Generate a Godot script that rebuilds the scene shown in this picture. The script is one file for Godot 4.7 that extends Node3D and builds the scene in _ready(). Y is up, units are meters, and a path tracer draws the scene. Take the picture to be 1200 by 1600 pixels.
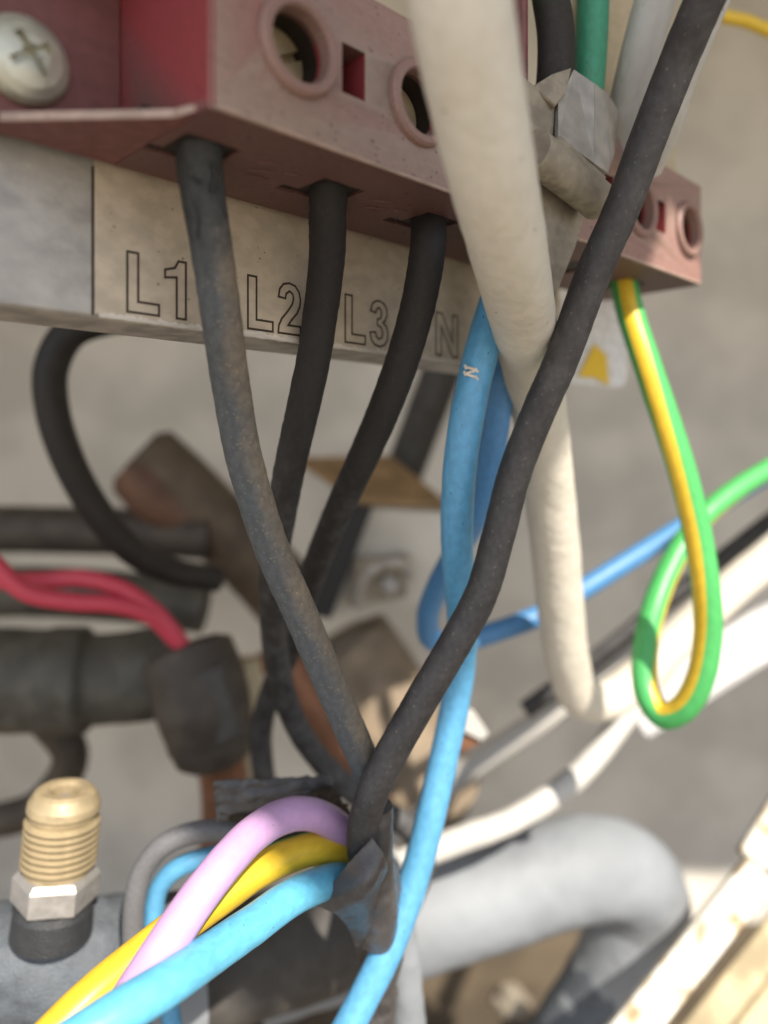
extends Node3D
# An opened outdoor air-conditioning cabinet seen from very close: terminal block, wires, pipes.
# Real size in metres; P() takes a point of the photograph (1200 x 1600) with its distance in centimetres,
# B() takes millimetres in the terminal block's own frame (u along the block, y up, z out of its front).
const F := 1200.0
var eye := Vector3(0, 0.6, 0)
var bx := Transform3D(Basis(Vector3(0.717, 0, -0.697), Vector3.UP, Vector3(0.697, 0, 0.717)), Vector3(-0.01616, 0.6 + 0.0329, -0.0718))
var taken := {}
var n1 := FastNoiseLite.new()
var n2 := FastNoiseLite.new()
var n3 := FastNoiseLite.new()
var rng := RandomNumberGenerator.new()


func P(px: float, py: float, d: float) -> Vector3:
	return eye + Vector3((px - 600.0) / F * d, (715.0 - py) / F * d, -d) * 0.01


func B(u: float, y: float, z: float) -> Vector3:
	return bx * (Vector3(u, y, z) * 0.001)


func Q(px: float, py: float, z: float) -> Vector3:
	# the point of the photograph that lies z millimetres in front of the block's face
	var a := (px - 600.0) / F
	var t := (z * 0.001 - 0.06274) / (0.697 * a - 0.717)
	return eye + Vector3(a * t, (715.0 - py) / F * t, -t)


# ---------- naming ----------
func numbered(called: String) -> String:
	if not taken.has(called):
		taken[called] = 0
		return called
	taken[called] += 1
	return "%s_%03d" % [called, taken[called]]


func tag(o: Node3D, label: String, category: String, group := "") -> Node3D:
	o.set_meta("label", label)
	o.set_meta("category", category)
	if group:
		o.set_meta("group", group)
	return o


func thing(called: String, label: String, category: String, at := Vector3.ZERO, group := "") -> Node3D:
	var o := Node3D.new()
	o.name = numbered(called)
	add_child(o)
	o.position = at
	return tag(o, label, category, group)


func part(called: String, m: Mesh, material: Material, parent: Node3D) -> MeshInstance3D:
	# meshes are made in world coordinates; a part is put back by where its thing stands
	var o := MeshInstance3D.new()
	o.name = called
	o.mesh = m
	o.material_override = material
	parent.add_child(o, true)
	var g := parent.global_transform if parent.is_inside_tree() else Transform3D()
	o.transform = g.affine_inverse()
	return o


func solo(called: String, m: Mesh, material: Material, label: String, category: String, group := "") -> MeshInstance3D:
	var o := part(numbered(called), m, material, self)
	tag(o, label, category, group)
	return o


func struct(called: String, m: Mesh, material: Material) -> MeshInstance3D:
	var o := part(numbered(called), m, material, self)
	o.set_meta("kind", "structure")
	return o


# ---------- materials ----------
func lin(r: float, g: float, b: float) -> Color:
	return Color(r, g, b).linear_to_srgb()


func noise_tex(frequency: float, lo: float, hi: float, sd: int, octaves := 4, size := 512, a := 0.3, b := 0.7) -> NoiseTexture2D:
	var n := FastNoiseLite.new()
	n.noise_type = FastNoiseLite.TYPE_SIMPLEX_SMOOTH
	n.frequency = frequency
	n.fractal_octaves = octaves
	n.seed = sd
	var t := NoiseTexture2D.new()
	t.width = size
	t.height = size
	t.seamless = true
	t.noise = n
	if lo >= 0.0:
		var g := Gradient.new()
		g.offsets = PackedFloat32Array([a, b])
		g.colors = PackedColorArray([lin(lo, lo, lo), lin(hi, hi, hi)])
		t.color_ramp = g
	return t


func mat(color: Color, rough: float, metal := 0.0, tex: Texture2D = null, bump: Texture2D = null, bump_cm := 0.0, scale := Vector3.ONE, tri := false) -> StandardMaterial3D:
	var m := StandardMaterial3D.new()
	m.albedo_color = color
	m.roughness = rough
	m.metallic = metal
	if tex:
		m.albedo_texture = tex
	if bump:
		m.heightmap_enabled = true
		m.heightmap_texture = bump
		m.heightmap_scale = bump_cm
	m.uv1_scale = scale
	if tri:
		m.uv1_triplanar = true
		m.uv1_world_triplanar = true
		m.uv1_triplanar_sharpness = 3.0
	return m


func speck_tex(sd: int, dots: int, base_lo: float, base_hi: float, dot: Color, big: float, dark := 0) -> ImageTexture:
	# fine plastic or rubber skin with dust specks, seamless
	var s := 512
	var im := Image.create(s, s, false, Image.FORMAT_RGB8)
	var r := RandomNumberGenerator.new()
	r.seed = sd
	var n := FastNoiseLite.new()
	n.seed = sd
	n.frequency = 0.02
	n.fractal_octaves = 4
	var soft := n.get_seamless_image(s, s)
	for y in s:
		for x in s:
			var v := soft.get_pixel(x, y).r
			v = lerpf(base_lo, base_hi, smoothstep(0.25, 0.75, v)) * r.randf_range(0.93, 1.07)
			im.set_pixel(x, y, lin(v, v, v))
	for k in dots + dark:
		var cx := r.randi_range(0, s - 1)
		var cy := r.randi_range(0, s - 1)
		var rad := big * pow(r.randf(), 2.5) + 1.0
		var c := dot
		if k >= dots:
			c = Color(0.1, 0.09, 0.08)
		var st := r.randf_range(0.35, 1.0)
		var el := r.randf_range(0.6, 1.6)
		var lim := int(rad * 2.0) + 1
		for y in range(-lim, lim + 1):
			for x in range(-lim, lim + 1):
				var q := sqrt(x * x * el + y * y / el) / rad
				if q < 1.0:
					var px := posmod(cx + x, s)
					var py := posmod(cy + y, s)
					im.set_pixel(px, py, im.get_pixel(px, py).lerp(c, st * smoothstep(1.0, 0.5, q)))
	return ImageTexture.create_from_image(im)


func stripe_tex(share: float) -> ImageTexture:
	var im := Image.create(256, 64, false, Image.FORMAT_RGB8)
	var n := FastNoiseLite.new()
	n.frequency = 0.05
	for y in 64:
		for x in 256:
			var f := float(x) / 256.0
			var w := smoothstep(share, share + 0.015, f) - smoothstep(0.985, 1.0, f)
			var c := lin(0.80, 0.54, 0.04).lerp(lin(0.085, 0.46, 0.13), w)
			im.set_pixel(x, y, c.darkened(0.06 + 0.06 * n.get_noise_2d(x, y)))
	return ImageTexture.create_from_image(im)


# ---------- meshes ----------
func arrays(v: PackedVector3Array, n: PackedVector3Array, uv: PackedVector2Array, c: PackedColorArray, i: PackedInt32Array) -> ArrayMesh:
	var a := []
	a.resize(Mesh.ARRAY_MAX)
	a[Mesh.ARRAY_VERTEX] = v
	if n.size():
		a[Mesh.ARRAY_NORMAL] = n
	if uv.size():
		a[Mesh.ARRAY_TEX_UV] = uv
	if c.size():
		a[Mesh.ARRAY_COLOR] = c
	a[Mesh.ARRAY_INDEX] = i
	var m := ArrayMesh.new()
	m.add_surface_from_arrays(Mesh.PRIMITIVE_TRIANGLES, a)
	return m


func way(list: Array) -> PackedVector3Array:
	# a list of [px, py, cm] or Vector3, joined by a smooth curve
	var k := PackedVector3Array()
	for e in list:
		k.append(e if e is Vector3 else P(e[0], e[1], e[2]))
	return smooth_path(k)


func smooth_path(k: PackedVector3Array, step := 0.0006) -> PackedVector3Array:
	var out := PackedVector3Array()
	var n := k.size()
	for i in n - 1:
		var p0 := k[i - 1] if i > 0 else k[0] * 2.0 - k[1]
		var p1 := k[i]
		var p2 := k[i + 1]
		var p3 := k[i + 2] if i + 2 < n else k[n - 1] * 2.0 - k[n - 2]
		var t01 := sqrt(maxf(p0.distance_to(p1), 1e-7))
		var t12 := sqrt(maxf(p1.distance_to(p2), 1e-7))
		var t23 := sqrt(maxf(p2.distance_to(p3), 1e-7))
		var m1 := (p2 - p1 + t12 * ((p1 - p0) / t01 - (p2 - p0) / (t01 + t12)))
		var m2 := (p2 - p1 + t12 * ((p3 - p2) / t23 - (p3 - p1) / (t12 + t23)))
		var count := maxi(2, int(p1.distance_to(p2) / step))
		for j in count:
			var t := float(j) / count
			var a := 2.0 * (p1 - p2) + m1 + m2
			var b := -3.0 * (p1 - p2) - m1 - m1 - m2
			out.append(((a * t + b) * t + m1) * t + p1)
	out.append(k[n - 1])
	return out


func radius_at(r, f: float) -> float:
	if r is float:
		return r
	for i in r.size() - 1:
		if f <= r[i + 1][0]:
			return lerpf(r[i][1], r[i + 1][1], smoothstep(0.0, 1.0, (f - r[i][0]) / maxf(r[i + 1][0] - r[i][0], 1e-5)))
	return r[r.size() - 1][1]


func tube(path: PackedVector3Array, r, color = null, sides := 28, twist = 0.0, lumps := 0.0, start := 0.0, lump_size := 1.0, caps := true) -> ArrayMesh:
	# r: radius in metres, or [[fraction, radius], ...]; lumps: how far the skin wanders, in metres
	var v := PackedVector3Array()
	var nn := PackedVector3Array()
	var uv := PackedVector2Array()
	var cc := PackedColorArray()
	var idx := PackedInt32Array()
	var total := 0.0
	for i in path.size() - 1:
		total += path[i].distance_to(path[i + 1])
	var t := (path[1] - path[0]).normalized()
	var side := t.cross(Vector3.UP if absf(t.y) < 0.9 else Vector3.RIGHT).normalized()
	var s := 0.0
	var last := path.size() - 1
	for i in path.size():
		if i > 0:
			s += path[i].distance_to(path[i - 1])
		var nt := (path[mini(i + 1, last)] - path[maxi(i - 1, 0)]).normalized()
		side = (side - nt * side.dot(nt)).normalized()
		var up := nt.cross(side)
		var rr := radius_at(r, s / total)
		for k in sides + 1:
			var a := TAU * k / sides
			var d := side * cos(a) + up * sin(a)
			var q := rr
			if lumps > 0.0:
				var w := (path[i] + d * rr) * 1000.0 / lump_size
				q += lumps * (n1.get_noise_3dv(w) + 0.5 * n2.get_noise_3dv(w * 1.7))
			v.append(path[i] + d * q)
			nn.append(d)
			uv.append(Vector2(float(k) / sides + start + (radius_at(twist, s / total) if twist is Array else twist * s * 100.0), s * 100.0))
			if color != null:
				cc.append(color.call(path[i] + d * q, d, s / total))
	for i in last:
		for k in sides:
			var a := i * (sides + 1) + k
			var b := a + sides + 1
			idx.append_array([a, b, a + 1, b, b + 1, a + 1])
	if caps:
		for e in [0, last]:
			var c := v.size()
			var out := (path[0] - path[1]).normalized() if e == 0 else (path[last] - path[last - 1]).normalized()
			v.append(path[e])
			nn.append(out)
			uv.append(Vector2(0.5, 0))
			if color != null:
				cc.append(cc[e * (sides + 1)])
			for k in sides + 1:
				v.append(v[e * (sides + 1) + k])
				nn.append(out)
				uv.append(Vector2(0.5, 0))
				if color != null:
					cc.append(cc[e * (sides + 1) + k])
			for k in sides:
				idx.append_array([c, c + 2 + k, c + 1 + k] if e == last else [c, c + 1 + k, c + 2 + k])
	if lumps > 0.0:
		# true normals for a lumpy skin
		var w := sides + 1
		for i in path.size():
			for k in sides + 1:
				var kk := k % sides
				var du := v[i * w + (kk + 1) % sides] - v[i * w + (kk + sides - 1) % sides]
				var dv := v[mini(i + 1, last) * w + kk] - v[maxi(i - 1, 0) * w + kk]
				var m := du.cross(dv).normalized()
				nn[i * w + k] = m if m.dot(nn[i * w + k]) > 0.0 else -m
	return arrays(v, nn, uv, cc, idx)


func faces(polys: Array, color = null) -> ArrayMesh:
	# flat faces, each an array of three or four world points
	var st := SurfaceTool.new()
	st.begin(Mesh.PRIMITIVE_TRIANGLES)
	for f in polys:
		var n: Vector3 = (f[1] - f[0]).cross(f[2] - f[0]).normalized()
		for k in range(1, f.size() - 1):
			for p in [f[0], f[k + 1], f[k]]:
				st.set_normal(n)
				st.set_uv(Vector2(p.x, p.y) * 100.0)
				if color != null:
					st.set_color(color.call(p, n, 0.0))
				st.add_vertex(p)
	return st.commit()


func outward(f: Array, c: Vector3) -> Array:
	var n: Vector3 = (f[1] - f[0]).cross(f[2] - f[0])
	if n.dot(f[0] - c) < 0.0:
		f.reverse()
	return f


func box_faces(at: Transform3D, size: Vector3, bevel: float) -> Array:
	# a box with chamfered edges
	var h := size / 2.0
	var out := []
	var pick := func(axis: int, s: Vector3) -> Vector3:
		var q := h - Vector3.ONE * bevel
		q[axis] = h[axis]
		return at * (q * s)
	for axis in 3:
		var o1 := (axis + 1) % 3
		var o2 := (axis + 2) % 3
		for sg in [-1.0, 1.0]:
			var f := []
			for c in [[-1, -1], [1, -1], [1, 1], [-1, 1]]:
				var s := Vector3.ONE
				s[axis] = sg
				s[o1] = c[0]
				s[o2] = c[1]
				f.append(pick.call(axis, s))
			out.append(outward(f, at.origin))
		for sa in [-1.0, 1.0]:
			for sb in [-1.0, 1.0]:
				var lo := Vector3.ONE
				lo[axis] = sa
				lo[o1] = sb
				lo[o2] = -1.0
				var hi := lo
				hi[o2] = 1.0
				out.append(outward([pick.call(axis, lo), pick.call(axis, hi), pick.call(o1, hi), pick.call(o1, lo)], at.origin))
	for sx in [-1.0, 1.0]:
		for sy in [-1.0, 1.0]:
			for sz in [-1.0, 1.0]:
				var s := Vector3(sx, sy, sz)
				out.append(outward([pick.call(0, s), pick.call(1, s), pick.call(2, s)], at.origin))
	return out


func box(at: Transform3D, size: Vector3, bevel := 0.0004) -> ArrayMesh:
	return faces(box_faces(at, size, bevel))


func block_box(u0: float, u1: float, y0: float, y1: float, z0: float, z1: float, bevel := 0.3) -> ArrayMesh:
	# a box given in the terminal block's millimetres
	var c := Vector3(u0 + u1, y0 + y1, z0 + z1) / 2000.0
	return box(Transform3D(bx.basis, bx * c), Vector3(u1 - u0, y1 - y0, z1 - z0) / 1000.0, bevel / 1000.0)


func prism(outline: Array, depth: Vector3, round_edge := 0.0) -> ArrayMesh:
	# a flat outline of world points given thickness
	var c := Vector3.ZERO
	for p in outline:
		c += p
	c = c / outline.size() + depth / 2.0
	var n := outline.size()
	var x: Vector3 = (outline[1] - outline[0]).normalized()
	var z: Vector3 = depth.normalized()
	var y := z.cross(x).normalized()
	x = y.cross(z)
	var flat := PackedVector2Array()
	for p in outline:
		flat.append(Vector2((p - outline[0]).dot(x), (p - outline[0]).dot(y)))
	var tri := Geometry2D.triangulate_polygon(flat)
	var out := []
	var inner := []
	for i in n:
		var a: Vector3 = outline[(i + n - 1) % n]
		var b: Vector3 = outline[i]
		var d: Vector3 = outline[(i + 1) % n]
		inner.append(b + ((a - b).normalized() + (d - b).normalized()) * round_edge * 0.7 if round_edge > 0.0 else b)
	var dz := z * round_edge
	for k in range(0, tri.size(), 3):
		var f := [inner[tri[k]], inner[tri[k + 1]], inner[tri[k + 2]]]
		out.append(outward(f, c))
		out.append(outward([f[0] + depth, f[1] + depth, f[2] + depth], c))
	for i in n:
		var j := (i + 1) % n
		var a: Vector3 = outline[i]
		var b: Vector3 = outline[j]
		out.append(outward([a + dz, b + dz, b + depth - dz, a + depth - dz], c))
		if round_edge > 0.0:
			out.append(outward([inner[i], inner[j], b + dz, a + dz], c))
			out.append(outward([a + depth - dz, b + depth - dz, inner[j] + depth, inner[i] + depth], c))
	return faces(out)


func patch(c: Array, thick: float, bulge: Vector3, rag: float, nu := 24, nv := 24, fuzz := 0.0) -> ArrayMesh:
	# a thin bent sheet between four world corners, ragged along its edges
	var nrm: Vector3 = (c[1] - c[0]).cross(c[3] - c[0]).normalized()
	var g0 := []
	for j in nv + 1:
		for i in nu + 1:
			var f := float(i) / nu
			var g := float(j) / nv
			var p: Vector3 = c[0].lerp(c[1], f).lerp(c[3].lerp(c[2], f), g)
			p += bulge * sin(PI * f) * (0.4 + 0.6 * sin(PI * g))
			p += nrm * rag * (n1.get_noise_2d(f * 6.0, g * 6.0) + 0.35 * n2.get_noise_2d(f * 22.0, g * 22.0) + 0.15 * fuzz * n3.get_noise_2d(f * 150.0, g * 150.0))
			if rag > 0.0:
				var e: Vector3 = (c[3] - c[0]).normalized() * rag
				var h: Vector3 = (c[1] - c[0]).normalized() * rag
				if j == 0 or j == nv:
					p += e * n2.get_noise_1d(f * 30.0 + j * 50.0) * 0.8
				if i == 0 or i == nu:
					p += h * n2.get_noise_1d(g * 30.0 + i * 50.0) * 0.8
			g0.append(p)
	return sheet(g0, nu, nv, nrm, thick)


func sheet(g0: Array, nu: int, nv: int, nrm: Vector3, thick: float) -> ArrayMesh:
	# a grid of points given thickness and smooth faces
	var st := SurfaceTool.new()
	st.begin(Mesh.PRIMITIVE_TRIANGLES)
	st.set_smooth_group(0)
	var w := nu + 1
	var put := func(list: Array) -> void:
		for k in [0, 2, 1, 0, 3, 2]:
			st.add_vertex(list[k])
	for layer in 2:
		st.set_smooth_group(layer)
		for j in nv:
			for i in nu:
				var a := j * w + i
				var d := nrm * thick * (0.5 - layer)
				var q := [g0[a] + d, g0[a + 1] + d, g0[a + w + 1] + d, g0[a + w] + d]
				if layer == 1:
					q.reverse()
				put.call(q)
	st.set_smooth_group(2)
	var up := nrm * thick * 0.5
	var ring := []
	for i in nu:
		ring.append(i)
	for j in nv:
		ring.append(j * w + nu)
	for i in nu:
		ring.append(nv * w + nu - i)
	for j in nv:
		ring.append((nv - j) * w)
	for k in ring.size():
		var a: Vector3 = g0[ring[k]]
		var b: Vector3 = g0[ring[(k + 1) % ring.size()]]
		put.call([a - up, b - up, b + up, a + up])
	st.generate_normals()
	return st.commit()


func loft(rows: Array, thick: float, wander := 0.0, nu := 40, nv := 40) -> ArrayMesh:
	# a thin smooth sheet through rows of world points
	var lines := []
	for r in rows:
		lines.append(even(PackedVector3Array(r), nu))
	var columns := []
	for i in nu + 1:
		var k := PackedVector3Array()
		for l in lines:
			k.append(l[i])
		columns.append(even(k, nv))
	var nrm: Vector3 = (columns[nu][0] - columns[0][0]).cross(columns[0][nv] - columns[0][0]).normalized()
	var g0 := []
	for j in nv + 1:
		for i in nu + 1:
			var p: Vector3 = columns[i][j]
			g0.append(p + nrm * wander * (n1.get_noise_3dv(p * 500.0) + 0.4 * n2.get_noise_3dv(p * 1500.0)))
	return sheet(g0, nu, nv, nrm, thick)


func even(k: PackedVector3Array, n: int) -> PackedVector3Array:
	# a smooth curve through the points, in n steps
	var fine := smooth_path(k, 0.0002)
	var out := PackedVector3Array()
	for i in n + 1:
		var f := float(i) / n * (fine.size() - 1)
		var a := mini(int(f), fine.size() - 2)
		out.append(fine[a].lerp(fine[a + 1], f - a))
	return out


func lathe(profile: Array, base: Vector3, axis: Vector3, sides := 48, flat := false, turn := 0.0) -> ArrayMesh:
	# profile: [radius, height] in millimetres from the base, turned round the axis
	var y := axis.normalized()
	var x := y.cross(Vector3.BACK if absf(y.z) < 0.9 else Vector3.RIGHT).normalized()
	var z := x.cross(y)
	var st := SurfaceTool.new()
	st.begin(Mesh.PRIMITIVE_TRIANGLES)
	for i in profile.size() - 1:
		var r0: float = profile[i][0] * 0.001
		var r1: float = profile[i + 1][0] * 0.001
		var h0: float = profile[i][1] * 0.001
		var h1: float = profile[i + 1][1] * 0.001
		for k in sides:
			var a0 := TAU * k / sides + turn
			var a1 := TAU * (k + 1) / sides + turn
			var am := (a0 + a1) / 2.0
			var slope := Vector2(h1 - h0, r0 - r1).normalized()
			var q := []
			for e in [[a0, r0, h0], [a1, r0, h0], [a1, r1, h1], [a0, r1, h1]]:
				var d := x * cos(e[0]) + z * sin(e[0])
				var m := x * cos(am) + z * sin(am) if flat else d
				q.append([base + d * e[1] + y * e[2], (m * slope.x + y * slope.y).normalized()])
			for t in [[0, 1, 2], [0, 2, 3]]:
				if q[t[0]][0].is_equal_approx(q[t[1]][0]) or q[t[1]][0].is_equal_approx(q[t[2]][0]):
					continue
				for j in t:
					st.set_normal(q[j][1])
					st.set_uv(Vector2(am / TAU, h0 * 100.0))
					st.add_vertex(q[j][0])
	return st.commit()


func merged(list: Array) -> ArrayMesh:
	var st := SurfaceTool.new()
	for m in list:
		st.append_from(m, 0, Transform3D())
	return st.commit()


func carved(root: CSGShape3D, place: Transform3D, color = null) -> ArrayMesh:
	# a boolean shape made in millimetres, baked and brought to metres
	add_child(root)
	root._update_shape()
	var m := root.bake_static_mesh()
	var a := m.surface_get_arrays(0)
	var v: PackedVector3Array = a[Mesh.ARRAY_VERTEX]
	var n: PackedVector3Array = a[Mesh.ARRAY_NORMAL]
	var i: PackedInt32Array = a[Mesh.ARRAY_INDEX] if a[Mesh.ARRAY_INDEX] != null else PackedInt32Array(range(v.size()))
	var c := PackedColorArray()
	var uv := PackedVector2Array()
	for k in v.size():
		if color != null:
			c.append(color.call(v[k], n[k], 0.0))
		uv.append(Vector2(v[k].x, v[k].y) * 0.1)
		v[k] = place * (v[k] * 0.001)
		n[k] = (place.basis * n[k]).normalized()
	remove_child(root)
	root.free()
	return arrays(v, n, uv, c, i)


func cut_box(root: Node, size: Vector3, at: Vector3, op := CSGShape3D.OPERATION_SUBTRACTION) -> void:
	var b := CSGBox3D.new()
	b.size = size
	b.position = at
	b.operation = op
	root.add_child(b)


func cut_round(root: Node, r: float, h: float, at: Vector3, along: String, op := CSGShape3D.OPERATION_SUBTRACTION) -> void:
	var b := CSGCylinder3D.new()
	b.radius = r
	b.height = h
	b.sides = 40
	b.position = at
	if along == "z":
		b.rotation.x = PI / 2
	elif along == "x":
		b.rotation.z = PI / 2
	b.operation = op
	root.add_child(b)


func spun(profile: Array) -> CSGPolygon3D:
	var p := CSGPolygon3D.new()
	var q := PackedVector2Array()
	for e in profile:
		q.append(Vector2(e[0], e[1]))
	p.polygon = q
	p.mode = CSGPolygon3D.MODE_SPIN
	p.spin_degrees = 360
	p.spin_sides = 40
	p.smooth_faces = false
	return p


func outline_ribbon(points: Array, width: float, at: Vector3, z: float) -> ArrayMesh:
	# a drawn closed outline of constant width on the label, millimetres
	var n := points.size()
	var a := []
	var b := []
	for i in n:
		var p := Vector2(points[i][0], points[i][1])
		var d0 := (p - Vector2(points[(i + n - 1) % n][0], points[(i + n - 1) % n][1])).normalized()
		var d1 := (Vector2(points[(i + 1) % n][0], points[(i + 1) % n][1]) - p).normalized()
		var m := (d0.orthogonal() + d1.orthogonal()).normalized()
		m *= width / 2.0 / maxf(0.35, m.dot(d0.orthogonal()))
		a.append(B(at.x + p.x + m.x, at.y + p.y + m.y, z))
		b.append(B(at.x + p.x - m.x, at.y + p.y - m.y, z))
	var out := []
	for i in n:
		var j := (i + 1) % n
		out.append([a[i], a[j], b[j], b[i]])
	return faces(out)


func rubber(base: Color, dust: Color, amount: float, side: Vector3, blotch := 0.35, clear_until := 0.0) -> Callable:
	# black insulation with dust lying in blotches, more on one side; the texture's mean is a quarter
	return func(p: Vector3, d: Vector3, f: float) -> Color:
		var q := p * 1000.0
		var w := n1.get_noise_3dv(q * blotch) * 0.45 + n2.get_noise_3dv(q * blotch * 2.7) * 0.2
		var grain := n3.get_noise_3dv(q * 2.2)
		var k := clampf(amount + w + 0.6 * d.dot(side), 0.0, 1.0) * smoothstep(clear_until - 0.1, clear_until + 0.06, f)
		k = clampf(k * (0.9 + 0.3 * grain), 0.0, 1.0)
		var c := base.lerp(dust, k)
		return Color(minf(c.r * 4.0, 1.0), minf(c.g * 4.0, 1.0), minf(c.b * 4.0, 1.0))


func _ready() -> void:
	rng.seed = 7
	n1.seed = 3
	n1.frequency = 0.5
	n2.seed = 5
	n2.frequency = 0.5
	n3.seed = 9
	n3.frequency = 0.7
	# ---------- camera, sky, sun ----------
	var cam := Camera3D.new()
	cam.name = "camera"
	cam.position = eye
	var lens := CameraAttributesPhysical.new()
	lens.frustum_focal_length = 26.25
	lens.frustum_near = 0.01
	lens.frustum_far = 60.0
	lens.frustum_focus_distance = 0.102
	lens.exposure_aperture = 9.5
	cam.attributes = lens
	cam.near = 0.01
	cam.far = 60.0
	cam.set_frustum(0.01 * 1600.0 / F, Vector2(0, -0.01 * 85.0 / F), 0.01, 60.0)
	add_child(cam)
	cam.current = true
	var we := WorldEnvironment.new()
	we.name = "environment"
	var e := Environment.new()
	e.background_mode = Environment.BG_SKY
	var sm := ProceduralSkyMaterial.new()
	sm.sky_top_color = Color(0.60, 0.66, 0.75)
	sm.sky_horizon_color = Color(0.90, 0.88, 0.85)
	sm.sky_curve = 0.12
	sm.ground_horizon_color = Color(0.72, 0.68, 0.62)
	sm.ground_bottom_color = Color(0.60, 0.56, 0.50)
	sm.ground_curve = 0.1
	var sky := Sky.new()
	sky.sky_material = sm
	e.sky = sky
	e.tonemap_mode = Environment.TONE_MAPPER_LINEAR
	e.tonemap_exposure = 2.85
	e.sdfgi_enabled = true
	e.ssao_enabled = true
	e.ssil_enabled = true
	we.environment = e
	add_child(we)
	var sun := DirectionalLight3D.new()
	sun.name = "sun"
	sun.light_energy = 0.9
	sun.light_color = Color(1.0, 0.96, 0.90)
	sun.light_angular_distance = 0.5
	sun.shadow_enabled = true
	add_child(sun)
	sun.look_at_from_position(Vector3.ZERO, Vector3(-0.30, -0.66, -0.69))

	# ---------- shared textures and materials ----------
	var t_fine := noise_tex(0.05, 0.80, 1.0, 11)
	var t_dirty := noise_tex(0.010, 0.66, 1.0, 12, 5, 512, 0.25, 0.7)
	var t_blot := noise_tex(0.008, 0.78, 1.0, 13, 4)
	var b_fine := noise_tex(0.08, -1.0, 0.0, 14, 4)
	var b_soft := noise_tex(0.02, -1.0, 0.0, 15, 3)
	var t_speck := speck_tex(21, 210, 0.22, 0.28, Color(0.80, 0.77, 0.72), 8.5)
	var t_speck_dense := speck_tex(22, 420, 0.22, 0.28, Color(0.70, 0.66, 0.60), 8.0)
	var t_blue := speck_tex(23, 40, 0.86, 0.99, Color(0.95, 0.97, 1.0), 3.0, 60)
	var t_white := speck_tex(24, 10, 0.93, 0.99, Color(1, 1, 1), 2.0, 26)
	var M := {}
	M.wire = mat(Color.WHITE, 0.62, 0.0, t_speck, b_fine, 0.004, Vector3(1, 0.62, 1))
	M.wire.vertex_color_use_as_albedo = true
	M.wire_dusty = mat(Color.WHITE, 0.75, 0.0, t_speck_dense, b_fine, 0.004, Vector3(1, 0.62, 1))
	M.wire_dusty.vertex_color_use_as_albedo = true
	M.blue = mat(lin(0.10, 0.33, 0.56), 0.42, 0.0, t_blue, b_soft, 0.004, Vector3(1, 0.4, 1))
	M.sky_blue = mat(lin(0.13, 0.47, 0.70), 0.38, 0.0, t_blue, b_soft, 0.003, Vector3(1, 0.4, 1))
	M.deep_blue = mat(lin(0.075, 0.24, 0.50), 0.45, 0.0, t_blue, null, 0.0, Vector3(1, 0.4, 1))
	M.white_cable = mat(lin(0.66, 0.62, 0.54), 0.5, 0.0, t_white, b_soft, 0.01, Vector3(1, 0.33, 1))
	M.white_wire = mat(lin(0.50, 0.49, 0.465), 0.5, 0.0, t_white, b_soft, 0.01, Vector3(1, 0.33, 1))
	M.purple = mat(lin(0.56, 0.35, 0.60), 0.4, 0.0, t_white, b_soft, 0.003, Vector3(1, 0.4, 1))
	M.grey_wire = mat(lin(0.15, 0.15, 0.16), 0.55, 0.0, t_fine, b_soft, 0.003, Vector3(1, 0.4, 1))
	M.red = mat(lin(0.62, 0.06, 0.105), 0.4, 0.0, t_fine)
	M.green = mat(lin(0.05, 0.29, 0.17), 0.5, 0.0, t_blue, b_soft, 0.004, Vector3(1, 0.4, 1))
	M.earth = mat(Color.WHITE, 0.38, 0.0, stripe_tex(0.165))
	M.earth_wide = mat(Color.WHITE, 0.38, 0.0, stripe_tex(0.62))
	M.plastic = mat(Color.WHITE, 0.55, 0.0, speck_tex(25, 240, 0.78, 0.88, Color(1, 1, 1), 7.0, 110), b_fine, 0.006, Vector3.ONE * 60.0, true)
	M.plastic.vertex_color_use_as_albedo = true
	M.collar = mat(lin(0.30, 0.185, 0.16), 0.5, 0.0, t_fine, null, 0.0, Vector3.ONE * 80.0, true)
	M.recess_shade = mat(lin(0.03, 0.022, 0.018), 0.6, 0.3, t_blot, null, 0.0, Vector3.ONE * 80.0, true)  # near-black that paints the shade inside screw holes and wire slots
	M.mark = mat(lin(0.11, 0.05, 0.046), 0.6)
	M.rim = mat(lin(0.42, 0.31, 0.26), 0.6, 0.0, t_blot, null, 0.0, Vector3.ONE * 80.0, true)
	M.maroon = mat(lin(0.17, 0.06, 0.055), 0.5, 0.0, t_blot, null, 0.0, Vector3.ONE * 80.0, true)
	M.label = mat(lin(0.57, 0.485, 0.375), 0.7, 0.0, speck_tex(26, 4, 0.78, 0.99, Color(1, 1, 1), 2.0, 60), b_fine, 0.003, Vector3.ONE * 30.0, true)
	M.ink = mat(lin(0.045, 0.03, 0.02), 0.8)
	M.paper = mat(lin(0.66, 0.61, 0.54), 0.85, 0.0, t_blot, null, 0.0, Vector3.ONE * 90.0, true)
	M.galv = mat(lin(0.46, 0.44, 0.41), 0.5, 0.3, t_dirty, b_fine, 0.003, Vector3.ONE * 35.0, true)
	M.galv_dusty = mat(lin(0.36, 0.315, 0.25), 0.7, 0.15, t_dirty, b_fine, 0.003, Vector3.ONE * 60.0, true)
	M.steel = mat(lin(0.55, 0.55, 0.46), 0.42, 0.55, t_blot, b_soft, 0.004, Vector3.ONE * 60.0, true)
	M.brass = mat(lin(0.45, 0.36, 0.22), 0.55, 0.4, t_blot, b_soft, 0.004, Vector3.ONE * 60.0, true)
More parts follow.
